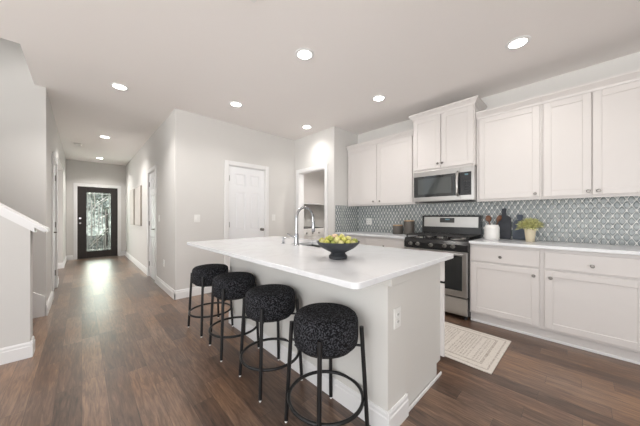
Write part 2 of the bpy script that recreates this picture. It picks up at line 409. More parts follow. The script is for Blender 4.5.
# ax 'x': runs along x, profile in (y,z); ax 'y': runs along y, profile in (x,z)
bb('baseboard_back', [('x', YP, -1, XH-.014, 1.68), ('x', YP, -1, 2.515, XL)])
bb('baseboard_laundry_front', [('y', XL, -1, 3.935, YP), ('y', XL, -1, YR, 3.05)])
bb('baseboard_hall_right', [('y', XH, -1, YP-.015, 5.217), ('y', XH, -1, 6.0, YE)])
bb('baseboard_hall_end', [('x', YE, -1, XS, fx0-.07), ('x', YE, -1, fx1+.07, XH)])
bb('baseboard_hall_left', [('y', XS, 1, 4.415, ly0-.07), ('y', XS, 1, ly1+.07, my0), ('y', XS, 1, my1, YE), ('x', my1, -1, XS-T, XS+.015)])
bb('baseboard_knee_wall', [('x', KY0, -1, -3.2, -0.301), ('y', -.315, 1, KY0-.014, KY1)])
# stair skirt rising along the stairwell wall
struct('trim_2', MB().prism([(-0.32, 0), (-0.32, .235), (-2.6, .235+2.28*.75), (-2.6, .235+2.28*.75-.30), (-.62, 0)], 4.412, 4.43, 'y'), trim_m)

def casing(name, w, h, loc, rz, cw=0.068, t=0.018, depth=T, jamb=True):
    """casing round an opening of width w, local x along the wall, front at y=0 towards -y"""
    m = MB()
    m.box(-cw, 0, -t, 0, 0, h+cw, .004).box(w, w+cw, -t, 0, 0, h+cw, .004).box(0, w, -t, 0, h, h+cw, .004)
    if jamb: m.box(0, .012, 0, depth, 0, h).box(w-.012, w, 0, depth, 0, h).box(.012, w-.012, 0, depth, h-.012, h)
    o = struct(name, m, trim_m); o.location = loc; o.rotation_euler = (0, 0, rz); return o
casing('trim_3', px1-px0, pz, (px0, YP, 0), 0)
casing('trim_4', hy1-hy0, 2.045, (XH, hy1, 0), -PI/2)
casing('trim_5', fx1-fx0, 2.045, (fx0, YE, 0), 0)
casing('trim_6', ly1-ly0, 2.045, (XS, ly0, 0), PI/2)
casing('trim_7', oy1-oy0, oz, (XL, oy1, 0), -PI/2)

# ------------------------------------------------------------------ doors
def lever(parent, x, z, side=1, knob=False, y=-.045):
    m = MB().lathe([(0, 0), (.027, 0), (.027, -.008), (.012, -.012), (.010, -.045)], (x, y+.045, z), 20, 'y')
    if knob: m.ball((x, y-.015, z), .026, (1, .8, 1))
    else: m.tube([(x, y, z), (x+side*.02, y-.005, z), (x+side*.11, y-.003, z-.002)], .008, 8)
    return m.build('door_handle', nickel_m, parent)
def sixpanel(name, w, h, loc, rz, label, hx, side, knob=False, hinge_x=None):
    t = thing(name, label, 'door', loc, rz, kind='structure')
    m = MB().box(0, w, .012, .04, 0, h)
    st, mid = .105, .09; rails = [(0, .22), (.80, .95), (1.60, 1.70), (h-.12, h)]
    for a, b in ((0, st), (w-st, w), ((w-mid)/2, (w+mid)/2)): m.box(a, b, 0, .013, 0, h)
    for a, b in rails: m.box(st, (w-mid)/2, 0, .013, a, b).box((w+mid)/2, w-st, 0, .013, a, b)
    for x0, x1 in ((st, (w-mid)/2), ((w+mid)/2, w-st)):
        for (a, b), (c_, d) in zip(rails, rails[1:]):
            m.box(x0+.025, x1-.025, .003, .014, b+.025, c_-.025, .006, 2)
    m.build('door_panel', door_m, t)
    lever(t, hx, .95, side, knob)
    if hinge_x is not None:
        for z in (.25, 1.05, 1.82): MB().cyl((hinge_x, -.004, z), .008, -.045, .045, 10).build('hinge', nickel_m, t)
    return t
sixpanel('door_1', px1-px0-.03, pz-.02, (px0+.015, YP+.012, 0.005), 0, 'white six panel door on the wall beyond the island', px1-px0-.09, -1, True, 0)
sixpanel('door_2', hy1-hy0-.03, 2.025, (XH+.012, hy1-.015, 0.005), -PI/2, 'white six panel door on the right side of the hallway', hy1-hy0-.09, -1, False, 0)
sixpanel('door_3', ly1-ly0-.03, 2.025, (XS-.012, ly0+.015, 0.005), PI/2, 'white six panel door on the left side of the hallway', .07, 1, False, ly1-ly0-.03)

fd = thing('door_4', 'dark front door with tall leaded glass at the hallway end', 'door', (fx0+.012, YE+.02, .01), 0, kind='structure')
fw, fh = fx1-fx0-.024, 2.02
g0, g1, gz0, gz1 = .185, .705, .20, 1.86
MB().box(0, g0, 0, .045, 0, fh, .003).box(g1, fw, 0, .045, 0, fh, .003).box(g0, g1, 0, .045, 0, gz0, .003).box(g0, g1, 0, .045, gz1, fh, .003).build('door_panel', wdark_m, fd)
MB().box(g0, g1, .018, .026, gz0, gz1).build('glass_pane', doorglass_m, fd)
def bar2(m, x0, z0, x1, z1, w=.012):
    a = Vector((x0, .014, z0)); b = Vector((x1, .014, z1)); m.tube([a, b], w/2, 6)
m = MB()
W_, Hh = g1-g0, gz1-gz0
for i in range(3): bar2(m, g0+.05*(i+1)-.03, gz0, g0+.05*(i+1)-.03, gz1, .008)
for a in (.03, .49): bar2(m, g0+a, gz0, g0+a, gz1, .014)
for a, z0, z1 in ((.10, .30, 1.45), (.17, .60, 1.66), (.26, .42, 1.30), (.33, .62, 1.66), (.41, 0, 1.2), (.22, 0, .5), (.37, 0, .42)):
    bar2(m, g0+a, gz0+z0, g0+a, gz0+z1, .020)
for x0, z0, x1, z1 in ((.06, .10, .46, .55), (.06, .18, .46, .63), (.10, 1.18, .46, 1.50), (.10, 1.26, .46, 1.58), (.03, .62, .30, .80), (.20, .85, .46, 1.05)):
    bar2(m, g0+x0, gz0+z0, g0+x1, gz0+z1, .020)
for z in (.03, 1.63): bar2(m, g0, gz0+z, g1, gz0+z, .014)
m.build('leaded_pattern', lead_m, fd)
MB().box(g0-.02, g1+.02, -.010, 0, gz0-.02, gz0, .003).box(g0-.02, g1+.02, -.010, 0, gz1, gz1+.02, .003).box(g0-.02, g0, -.010, 0, gz0, gz1, .003).box(g1, g1+.02, -.010, 0, gz0, gz1, .003).build('glass_moulding', wdark_m, fd)
MB().lathe([(0, -.03), (.026, -.03), (.028, 0), (0, 0)], (.055, 0, 1.13), 20, 'y').build('deadbolt', chrome_m, fd)
MB().lathe([(0, 0), (.028, 0), (.028, -.01), (.012, -.012), (.012, -.03), (.028, -.045), (.024, -.065), (0, -.07)], (.055, 0, .99), 20, 'y').build('door_handle', chrome_m, fd)
struct('trim_8', MB().box(fx0, fx1, YE-.01, YE+.10, 0, .012), nickel_m)

# what stands outside the front door
def shrub_mat(): return pmat('outdoor_leaf', (0.26, 0.33, 0.24), 0.7, var=(12, 0.5))
lfm = shrub_mat()
def leafcloud(m, n, c, r, size, flat=0.6):
    for _ in range(n):
        d = Vector((random.gauss(0, 1), random.gauss(0, 1), random.gauss(0, 1))).normalized()*random.uniform(.4, 1)
        p = Vector((c[0]+d.x*r[0], c[1]+d.y*r[1], c[2]+d.z*r[2]))
        a = Vector((random.gauss(0, 1), random.gauss(0, 1), random.gauss(0, 1))).normalized()
        b = a.cross(Vector((random.random(), random.random(), random.random()+.1))).normalized()
        s_ = size*random.uniform(.6, 1.3)
        vs = [m.bm.verts.new(p+a*s_), m.bm.verts.new(p+b*s_*flat*.5), m.bm.verts.new(p-a*s_), m.bm.verts.new(p-b*s_*flat*.5)]
        m.bm.faces.new(vs)
sh = thing('garden_tree', 'green tree seen through the glass of the front door', 'tree', (0.75, 14.0, -.05))
m = MB(); leafcloud(m, 260, (0, 0, 2.1), (.9, .7, 1.0), .12); m.build('foliage', lfm, sh)
MB().tube([(0, 0, 0), (.03, 0, .8), (0, .05, 1.6)], .06, 8).build('trunk', pmat('bark', (0.08, 0.06, 0.05), 0.9), sh)
struct('trim_9', MB().box(-4, 5, YE+T, 22, -.16, -.06), pmat('porch_concrete', (0.45, 0.43, 0.40), 0.8, var=(3, 0.1)))

# ------------------------------------------------------------------ stairs
st = thing('staircase', 'carpeted stairs rising behind the sloped knee wall', 'stairs', (-.45, 3.90, 0))
for i in range(7):
    MB().box(-.26*(i+1)-.02 if i < 6 else -.26*(i+1), -.26*i, -.535, .50, .19*i, .19*(i+1), .012).build('step', tread_m, st)

# ------------------------------------------------------------------ recessed lights etc.
cans = [(1.535, 1.81), (2.806, .373), (2.806, 1.81), (1.535, 3.27), (2.806, 3.25), (.325, 3.79), (.325, 6.38), (.345, 8.79), (1.535, .373), (3.95, 3.42)]  # last one is an unseen light added to brighten the laundry room
names = ['recessed ceiling light over the middle of the island', 'largest recessed ceiling light, over the right hand base cabinets', 'recessed ceiling light in front of the tall microwave cabinet',
         'recessed ceiling light over the far left end of the island', 'recessed ceiling light in front of the laundry doorway wall', 'recessed ceiling light nearest the camera above the hallway',
         'middle recessed ceiling light of the hallway', 'farthest recessed ceiling light, near the front door', 'recessed ceiling light above the near end of the island, out of frame', 'recessed light added inside the laundry room to brighten it']
proto = None
for (x, y), nm in zip(cans, names):
    if proto is None:
        proto = thing('ceiling_light', nm, 'ceiling light', (x, y, H), group='recessed ceiling lights')
        MB().lathe([(.062, -.001), (.066, -.008), (.088, -.006), (.092, 0), (.062, 0)], (0, 0, 0), 40).build('trim_ring', trim_m, proto)
        MB().lathe([(0, -.004), (.064, -.004), (.064, -.001), (0, -.001)], (0, 0, 0), 32).build('lens', lamp_m, proto)
        o = proto
    else:
        o = copy_tree(proto); o.location = (x, y, H); o['label'] = nm
    l = bpy.data.lights.new('can_light', 'AREA'); l.shape = 'DISK'; l.size = .125; l.energy = CAN_POWER*(5.0 if x > 3.5 else 3.2 if x < .5 else 1); l.color = CAN_COL; l.spread = R(125)
    lo = bpy.data.objects.new('can_light', l); COL.objects.link(lo); lo.location = (x, y, H-.010)
sd = MB().lathe([(0, -.035), (.045, -.035), (.062, -.02), (.065, 0), (0, 0)], (0, 0, 0), 32).build('smoke_detector', plate_m)
sd.location = (-.06, 7.38, H); tag(sd, 'round white smoke detector on the hallway ceiling', 'smoke detector')
cp = MB().box(-.10, .10, -.10, .10, -.012, 0, .004).build('ceiling_plate', plate_m)
cp.location = (.80, 1.52, H); tag(cp, 'square white cover plate on the ceiling at the top edge of the photo', 'cover plate')

# ------------------------------------------------------------------ wall plates
def plate(name, loc, rz, label, cat, w=.075, outlet=False, n=1):
    t = thing(name, label, cat, loc, rz)
    MB().box(-w/2, w/2, -.006, 0, -.0575, .0575, .003).build('cover_plate', plate_m, t)
    for i in range(n):
        cx = (i-(n-1)/2)*.046
        if outlet:
            for dz in (-.02, .02):
                MB().box(cx-.016, cx+.016, -.009, -.005, dz-.014, dz+.014, .004).build('socket', plate_m, t)
                MB().box(cx-.007, cx-.004, -.0096, -.008, dz-.006, dz+.006).box(cx+.004, cx+.007, -.0096, -.008, dz-.006, dz+.006).build('slot', slot_m, t)
        else: MB().box(cx-.016, cx+.016, -.010, -.005, -.033, .033, .002).build('rocker', plate_m, t)
    return t
plate('light_switch', (1.26, YP, 1.16), 0, 'white light switch left of the closed white door', 'light switch', .085)
plate('light_switch', (2.62, YP, 1.17), 0, 'white light switch right of the closed white door', 'light switch')
plate('light_switch', (XH, 4.99, 1.16), -PI/2, 'white light switch beside the right hallway door', 'light switch')
plate('wall_outlet', (XH, 4.66, .43), -PI/2, 'white outlet low on the right hallway wall', 'outlet', outlet=True)
plate('wall_outlet', (XK-.008, 2.64, 1.10), -PI/2, 'white double outlet on the tiled backsplash', 'outlet', .118, True, 2)

# ------------------------------------------------------------------ hallway pictures
for y0, y1, lab in ((7.69, 8.30, 'pale narrow wall panel nearer the front door'), (6.71, 7.49, 'pale wall panel nearer the white hallway door')):
    t = thing('wall_picture', lab, 'picture', (XH, y1, .98), -PI/2, 'pair of pale panels on the right hallway wall')
    MB().box(0, y1-y0, -.030, 0, 0, .90, .003).build('frame', framed_m, t)
    MB().box(.012, y1-y0-.012, -.034, -.030, .012, .888).build('canvas', panel_art_m, t)

# ------------------------------------------------------------------ kitchen cabinets (local x runs towards -Y, front towards -y)
def knob(parent, x, y, z):
    return MB().lathe([(0, -.028), (.011, -.027), (.015, -.020), (.012, -.014), (.006, -.010), (.006, 0), (0, 0)], (x, y, z), 16, 'y').build('knob', nickel_m, parent)
def shaker(name, parent, x0, x1, z0, z1, y, kx=None, kz=None, fr=.058):
    m = MB().box(x0+fr-.002, x1-fr+.002, y+.008, y+.020, z0+fr-.002, z1-fr+.002)
    m.box(x0, x0+fr, y, y+.020, z0, z1, .002, 1).box(x1-fr, x1, y, y+.020, z0, z1, .002, 1)
    m.box(x0+fr, x1-fr, y, y+.020, z0, z0+fr, .002, 1).box(x0+fr, x1-fr, y, y+.020, z1-fr, z1, .002, 1)
    o = m.build(name, cab_m, parent)
    if kx is not None: knob(o, kx, y, kz)
    return o
def slab(name, parent, x0, x1, z0, z1, y, kx=None, kz=None):
    o = MB().box(x0, x1, y, y+.020, z0, z1, .003, 2).build(name, cab_m, parent)
    if kx is not None: knob(o, kx, y, kz)
    return o
def crown(parent, w, d, z0, z1, left, right, p=.045):
    """moulding along the front and exposed ends"""
    h = z1-z0
    prof = [(0, 0), (-.006, 0), (-.010, h*.25), (-p*.55, h*.5), (-p*.9, h*.72), (-p, h*.78), (-p, h), (0, h)]
    m = MB()
    xl, xr = (-p if left else 0), (w+p if right else w)
    # front run with mitred ends
    A = []; B = []
    for a, b in prof:
        A.append(m.bm.verts.new((a if left else 0, -d+a, z0+b))); B.append(m.bm.verts.new((w-a if right else w, -d+a, z0+b)))
    n = len(prof)
    for i in range(n): m.bm.faces.new((A[i], A[(i+1) % n], B[(i+1) % n], B[i]))
    for on, P, sgn, x in ((left, A, 1, 0), (right, B, -1, w)):
        if on:
            C = [m.bm.verts.new((x+sgn*a, 0, z0+b)) for a, b in prof]
            for i in range(n): m.bm.faces.new((P[i], P[(i+1) % n], C[(i+1) % n], C[i]))
            m.bm.faces.new(C)
        else: m.bm.faces.new(P)
    bmesh.ops.recalc_face_normals(m.bm, faces=m.bm.faces)
    m.box(0.001, w-.001, -d+.001, 0, z1-.02, z1-.002)
    return m.build('crown_moulding', cab_m, parent)
def upper(yhi, w, d, z0, z1, zc, doors, label, left=False, right=False):
    t = thing('wall_cabinet', label, 'cabinet', (XK, yhi, 0), -PI/2, 'white wall cabinets')
    MB().box(0, w, -d, 0, z0, z1, .002, 1).box(0, w, -d-.003, -d+.02, z0-.014, z0).build('body', cab_m, t)
    for x0, x1, kx, kz in doors: shaker('door', t, x0, x1, z0+.012, z1-.014, -d-.020, kx, kz)
    crown(t, w, d+.003, z1-.006, zc, left, right)
    return t
Y = lambda yy, y0: y0-yy
upper(2.89, 1.262, .31, 1.384, 2.372, 2.446, [(.03, .617, 2.89-2.325, 1.435), (.631, 1.222, 2.89-2.204, 1.435)], 'white wall cabinet with two doors left of the microwave')
upper(1.626, .766, .382, 1.818, 2.545, 2.615, [(.012, .377, 1.626-1.279, 1.886), (.389, .754, 1.626-1.222, 1.886)], 'tall white wall cabinet standing proud above the microwave', True, True)
upper(.858, .594, .31, 1.384, 2.372, 2.446, [(.030, .578, .858-.314, 1.430)], 'white wall cabinet with a single wide door right of the microwave')
upper(.262, .700, .31, 1.384, 2.372, 2.446, [(.014, .348, .262+.066, 1.430), (.356, .690, .262+.131, 1.430)], 'white wall cabinet with two doors at the right edge of the photo')
upper(-.44, .76, .31, 1.384, 2.372, 2.446, [(.014, .376, .35, 1.43), (.384, .746, .41, 1.43)], 'white wall cabinet beyond the right edge of the photo', right=True)

def basecab(yhi, w, label, fronts, shoe=True):
    t = thing('base_cabinet', label, 'cabinet', (XK, yhi, 0), -PI/2, 'white base cabinets')
    d = .590
    MB().box(0, w, -d, -.022, .105, .884, .002, 1).box(0, w, -d+.055, -.022, 0, .105).build('body', cab_m, t)
    MB().box(0, w, -d+.043, -d+.055, 0, .098).build('toe_board', cab_m, t); MB().box(0, w, -d+.030, -d+.043, 0, .024, .004).build('shoe_moulding', trim_m, t)
    for x0, x1, kx, kx2, drawer in fronts:
        if drawer: slab('drawer', t, x0, x1, .700, .852, -d-.020, kx, .762)
        shaker('door', t, x0, x1, .130, .680 if drawer else .85, -d-.020, kx2, .614)
    return t
basecab(.858, .604, 'white base cabinet with drawer and door beside the range', [(.016, .598, .858-.567, .858-.300, True)])
basecab(.254, .664, 'white base cabinet with drawer and door at the right edge of the photo', [(.032, .640, .254+.085, .254-.180, True)])
basecab(-.41, .85, 'white base cabinet beyond the right edge of the photo', [(.02, .42, .22, .38, True), (.43, .83, .63, .47, True)])
basecab(2.29, .664, 'white base cabinet behind the island, left of the range', [(.012, .652, .332, .60, True)])
basecab(2.878, .588, 'white base cabinet in the corner under the backsplash outlet', [(.02, .578, .30, .53, True)])

def counter(y0, y1, label):
    t = MB().box(3.148, XK, y0, y1, .885, .915, .004, 2).build('countertop', quartz_m)
    tag(t, label, 'countertop'); return t
counter(1.626, 2.90, 'white quartz countertop left of the range')
counter(-1.26, .858, 'white quartz countertop right of the range')
tag(MB().box(XK-.008, XK, -1.26, YR, .915, 1.384).build('backsplash', tileY_m), 'blue grey lattice tile backsplash along the kitchen wall', 'backsplash')
tag(MB().box(3.15, XK-.008, YR-.008, YR, .915, 1.384).build('backsplash', tileX_m), 'blue grey lattice tile backsplash on the short return wall', 'backsplash')

# ------------------------------------------------------------------ microwave
t = thing('microwave', 'stainless over the range microwave with black window', 'microwave', (XK, 1.620, 1.392), -PI/2)
w = .758; d = .365; h = .416
MB().box(0, w, -d, 0, 0, h, .003).build('body', steel_m, t)
MB().box(.06, w-.06, -d+.02, -.04, -.006, 0).build('vent_grille', slot_m, t)
dr = MB().box(.004, .600, -d-.026, -d, .006, h-.004, .003).build('door', steel_m, t)
MB().box(.012, .5995, -d-.030, -d-.022, .062, h-.070, .002).build('window', glassb_m, dr)
MB().box(.07, .50, -d-.0315, -d-.029, .10, h-.105, .001).build('inner_glass', pmat('grey_oven_glass', (0.045, 0.052, 0.052), 0.06, spec=0.8), dr)
MB().tube([(.578, -d-.026, .062), (.578, -d-.062, .085), (.578, -d-.068, .20), (.578, -d-.062, h-.085), (.578, -d-.026, h-.062)], .018, 12).build('handle', steel_m, dr)
cp_ = MB().box(.602, w-.004, -d-.026, -d, .006, h-.004, .003).build('control_panel', steel_m, t)
MB().box(.6025, w-.032, -d-.030, -d-.022, .062, h-.070, .002).build('keypad', black_m, cp_)
MB().box(.655, w-.065, -d-.0312, -d-.029, h-.110, h-.092).build('display', display_m, cp_)
for i in range(5):
    for j in range(3):
        MB().box(.645+j*.026, .661+j*.026, -d-.0312, -d-.029, .085+i*.034, .098+i*.034, .002, 1).build('key', pmat('key_grey', (0.025, 0.025, 0.025), 0.4) if 'key_grey' not in MATS else MATS['key_grey'], cp_)

# ------------------------------------------------------------------ range
t = thing('gas_range', 'freestanding stainless gas range with black cooktop and oven', 'stove', (XK, 1.622, 0), -PI/2)
w = .76; d = .645
MB().box(0, w, -d+.03, -.02, .045, .895, .003).build('body', black_m, t)
for x in (.04, w-.04):
    for y in (-.07, -d+.07): MB().cyl((x, y, 0), .018, 0, .046, 14).build('foot', slot_m, t)
MB().box(0, w, -d+.01, -.02, .893, .912, .006).build('cooktop', black_m, t)
# burners and grates
for x, y, r in ((.16, -.50, .045), (.16, -.20, .036), (.38, -.35, .05), (.60, -.50, .05), (.60, -.20, .036)):
    b = MB().lathe([(0, 0), (r+.018, 0), (r+.015, .010), (r, .014), (0, .014)], (x, y, .912), 24).build('burner', steel_m, t)
    MB().lathe([(0, .014), (r, .014), (r-.003, .024), (0, .025)], (x, y, .912), 24).build('burner_cap', iron_m, b)
for x0 in (.014, .262, .510):
    x1 = x0+.236; g = MB(); zt, zb = .943, .958
    for x in (x0, x1-.012): g.box(x, x+.012, -.615, -.075, zt, zb, .003)
    for y in (-.615, -.355, -.087): g.box(x0, x1, y, y+.012, zt, zb, .003)
    for y in (-.50, -.22): g.box(x0, x1, y, y+.010, zt, zb, .003)
    g.box((x0+x1)/2-.005, (x0+x1)/2+.005, -.615, -.075, zt, zb, .003)
    for x in (x0, x1-.012):
        for y in (-.615, -.087): g.box(x, x+.012, y, y+.012, .912, zt)
    g.build('grate', iron_m, t)
# sloping control panel
MB().prism([(-d+.03, .785), (-d-.008, .790), (-d-.010, .860), (-d+.012, .905), (-d+.03, .905)], 0, w, 'x').build('control_panel', black_m, t)
for y in (1.531, 1.436, 1.268, 1.109, 1.015):
    x = 1.622-y
    k = MB().lathe([(0, 0), (.024, 0), (.024, -.006), (.018, -.010), (.017, -.034), (.0, -.036)], (x, -d-.009, .838), 24, 'y').build('knob', nickel_m, t)
    MB().box(x-.004, x+.004, -d-.048, -d-.040, .822, .854, .002).build('knob_grip', slot_m, k)
dr = MB().box(.004, w-.004, -d-.012, -d+.03, .262, .780, .004).build('oven_door', steel_m, t)
MB().box(.065, w-.055, -d-.016, -d-.010, .335, .735, .003).build('window', glassb_m, dr)
MB().tube([(.06, -d-.012, .752), (.06, -d-.050, .757), (w/2, -d-.056, .757), (w-.06, -d-.050, .757), (w-.06, -d-.012, .752)], .012, 12).build('handle', steel_m, dr)
MB().box(.004, w-.004, -d-.010, -d+.03, .055, .250, .004).build('drawer', steel_m, t)
bg = MB().prism([(-.02, .905), (-.105, .905), (-.098, 1.04), (-.085, 1.195), (-.075, 1.205), (-.02, 1.205)], 0, w, 'x').build('backguard', black_m, t)
def onbg(x0, x1, z0, z1, off, th, mat, nm, par):
    yb = lambda z: -.105+.020*(z-.905)/.29
    return MB().prism([(yb(z0)-off, z0), (yb(z0)-off-th, z0), (yb(z1)-off-th, z1), (yb(z1)-off, z1)], x0, x1, 'x').build(nm, mat, par)
sp_ = onbg(.030, w-.030, 1.045, 1.183, -.004, .009, steel_m, 'backguard_panel', bg)
onbg(.255, .445, 1.105, 1.170, .004, .004, glassb_m, 'clock_panel', sp_)
onbg(.325, .385, 1.140, 1.158, .0075, .0012, display_m, 'display', sp_)

# ------------------------------------------------------------------ island
isl = thing('kitchen_island', 'white topped kitchen island with greige base, stools along it', 'kitchen island', (1.35, 1.77, 0))
def L(mb): return mb.xf(Matrix.Translation((-1.35, -1.77, 0)))
def rounded_top(x0, x1, y0, y1, z0, z1, r, hole=None):
    m = MB(); pts = []
    for cx, cy, a0 in ((x1-r, y1-r, 0), (x0+r, y1-r, 90), (x0+r, y0+r, 180), (x1-r, y0+r, 270)):
        for i in range(7): a = R(a0+15*i); pts.append((cx+r*math.cos(a), cy+r*math.sin(a)))
    e = .003
    def loop(ins, z):
        cx, cy = (x0+x1)/2, (y0+y1)/2
        return [m.bm.verts.new((p[0]-math.copysign(ins, p[0]-cx), p[1]-math.copysign(ins, p[1]-cy), z)) for p in pts]
    Ls = [loop(e, z0), loop(0, z0+e), loop(0, z1-e), loop(e, z1)]
    n = len(pts)
    for A, B in zip(Ls, Ls[1:]):
        for i in range(n): m.bm.faces.new((A[i], A[(i+1) % n], B[(i+1) % n], B[i]))
    if hole:
        hx0, hx1, hy0_, hy1_ = hole
        for ring, z in ((Ls[3], z1), (Ls[0], z0)):
            hv = [m.bm.verts.new((x, y, z)) for x, y in ((hx1, hy1_), (hx0, hy1_), (hx0, hy0_), (hx1, hy0_))]
            he = [m.bm.edges.new((hv[i], hv[(i+1) % 4])) for i in range(4)]
            oe = [m.bm.edges.get((ring[i], ring[(i+1) % n])) for i in range(n)]
            bmesh.ops.triangle_fill(m.bm, edges=he+oe, use_beauty=True)
            if ring is Ls[3]: top = hv
            else:
                for i in range(4): m.bm.faces.new((top[i], top[(i+1) % 4], hv[(i+1) % 4], hv[i]))
    else: m.bm.faces.new(Ls[3]); m.bm.faces.new(Ls[0][::-1])
    bmesh.ops.recalc_face_normals(m.bm, faces=m.bm.faces)
    return m
SX0, SX1, SY0, SY1 = 1.53, 1.82, 1.42, 2.02
L(rounded_top(.812, 1.985, .630, 2.934, .885, .915, .035, (SX0, SX1, SY0, SY1))).build('countertop', quartz_m, isl)
IY0, IY1, IX0, IX1, IXE = .722, 2.70, 1.198, 1.405, 1.968
L(MB().box(IX0, IX1, IY0-.006, IY1, 0, .885)).build('knee_wall', isl_m, isl)
L(MB().box(IX0-.012, IX1+.012, IY0-.034, IY0+.14, .815, .885, .004)).build('top_trim', isl_m, isl)
L(MB().box(IX1, IXE-.07, IY0+.006, IY1, 0, .10).box(IX1, 1.50, IY0+.006, IY1, .10, .885).box(1.50, IXE, IY0+.006, SY0-.03, .10, .885)
  .box(1.50, IXE, SY1+.03, IY1, .10, .885).box(1.50, IXE, SY0-.03, SY1+.03, .10, .66).box(1.86, IXE, SY0-.03, SY1+.03, .66, .885)).build('cabinet_body', isl_m, isl)
b = MB()
b.prism(base_prof(IX0, -1, .13, .012), IY0-.019, IY1+.011, 'y'); b.prism(base_prof(IY0-.006, -1, .13, .014), IX0-.011, IX1+.004, 'x'); b.prism(base_prof(IY1, 1, .13, .012), IX0-.011, IX1+.004, 'x')
L(b).build('baseboard', trim_m, isl)
L(MB().box(IX1+.004, IXE-.01, IY0-.010, IY0, 0, .022, .003)).build('shoe_moulding', trim_m, isl)
for y0, y1 in ((.70, 1.38), (2.06, 2.64)):
    for a, bb_ in ((y0, (y0+y1)/2-.004), ((y0+y1)/2+.004, y1)):
        dd = L(MB().box(IXE, IXE+.016, a, bb_, .13, .68, .003).box(IXE+.014, IXE+.020, a+.002, a+.055, .13, .68).box(IXE+.014, IXE+.020, bb_-.055, bb_-.002, .13, .68)).build('door', cab_m, isl)
        L(MB().box(IXE, IXE+.016, a, bb_, .70, .86, .003)).build('drawer', cab_m, isl)
# outlet on island end
plate('wall_outlet', (1.295, IY0-.006, .615), 0, 'white outlet on the end of the island base', 'outlet', outlet=True)

# sink
sk = thing('sink', 'undermount stainless sink set into the island', 'sink', ((SX0+SX1)/2, (SY0+SY1)/2, .68))
a, b_ = (SX1-SX0)/2, (SY1-SY0)/2
MB().box(-a-.012, -a, -b_-.012, b_+.012, 0, .204).box(a, a+.012, -b_-.012, b_+.012, 0, .204).box(-a, a, -b_-.012, -b_, 0, .204).box(-a, a, b_, b_+.012, 0, .204).box(-a, a, -b_, b_, 0, .006).build('basin', steel_m, sk)
MB().lathe([(0, .012), (.035, .012), (.042, .006), (0, .006)], (0, 0, 0), 20).build('drain', chrome_m, sk)
# faucet
fa = thing('faucet', 'tall chrome gooseneck faucet on the island by the sink', 'faucet', (1.475, 1.86, .915))
MB().lathe([(0, 0), (.027, 0), (.027, .006), (.021, .012), (.019, .10), (.015, .115), (0, .115)], (0, 0, 0), 24).build('base', chrome_m, fa)
pts = [(0, 0, .10), (0, 0, .25)]
rad = .106
for i in range(0, 19): a = PI-i*PI*1.08/18; pts.append((rad+rad*math.cos(a), 0, .258+rad*math.sin(a)))
pts.append((pts[-1][0]-.004+.012, 0, pts[-1][2]-.03))
MB().tube(pts, .0125, 14).build('spout', chrome_m, fa)
e_ = pts[-1]
MB().lathe([(0, .03), (.0135, .03), (.0175, -.02), (.019, -.075), (.015, -.085), (0, -.085)], (e_[0], 0, e_[2]), 18).xf(Matrix.Identity(4)).build('spray_head', chrome_m, fa)
MB().tube([(0, .018, .075), (0, .055, .080), (-.01, .075, .09), (-.015, .125, .105)], [.012, .012, .008, .006], 10).build('lever', chrome_m, fa)
sdp = thing('soap_dispenser', 'small chrome soap dispenser left of the gooseneck faucet', 'soap dispenser', (1.475, 2.075, .915))
MB().lathe([(0, 0), (.020, 0), (.020, .005), (.011, .010), (.010, .045), (.014, .05), (.014, .062), (0, .064)], (0, 0, 0), 18).build('pump', chrome_m, sdp)
MB().tube([(0, 0, .055), (.04, 0, .062), (.075, 0, .05)], .005, 8).build('nozzle', chrome_m, sdp)

# ------------------------------------------------------------------ bar stools
s0 = thing('bar_stool', '', 'stool', (1.01, 1.0, 0), group='black boucle bar stools along the island')
rp = [(0, .487), (.14, .487), (.164, .489), (.175, .496), (.179, .508), (.181, .530), (.182, .565), (.182, .605), (.179, .625), (.173, .639), (.160, .650), (.13, .657), (.08, .661), (0, .662)]
MB().lathe(rp, (0, 0, 0), 48).build('seat', boucle_m, s0)
MB().lathe([(.10, .475), (.155, .475), (.155, .488), (.10, .488), (.10, .475)], (0, 0, 0), 32).build('seat_frame', legm, s0)
zt = .585
def legp(z, sx, sy):
    k = z/zt; r = .1645*(1-k)+.1405*k; return (sx*r, sy*r, z)
for sx, sy in ((-1, -1), (1, -1), (1, 1), (-1, 1)):
    lg = MB().tube([legp(.012, sx, sy), legp(.3, sx, sy), legp(zt, sx, sy)], .0118, 14).build('leg', legm, s0)
    p = legp(.0, sx, sy); MB().cyl(p, .008, 0, .0125, 12).build('glide', plate_m, lg)
    q = legp(.481, sx, sy); MB().tube([q, (q[0]*.70, q[1]*.70, .481)], .007, 8).build('bracket', legm, lg)
rr = .2070
MB().tube([(rr*math.cos(2*PI*i/56), rr*math.sin(2*PI*i/56), .187) for i in range(56)], .0100, 10, True).build('footrest_ring', legm, s0)
slabs = [((.992, .986), -8.5, 'black boucle bar stool nearest the camera, at the near end of the island'),
         ((1.003, 1.570), -4, 'black boucle bar stool second from the camera'),
         ((1.004, 2.179), -5, 'black boucle bar stool third from the camera'),
         ((1.003, 2.747), 4, 'black boucle bar stool farthest from the camera, at the far end of the island')]
for i, ((x, y), tw, lab) in enumerate(slabs):
    o = s0 if i == 0 else copy_tree(s0)
    o.location = (x, y, 0); o.rotation_euler = (0, 0, R(tw)); o['label'] = lab

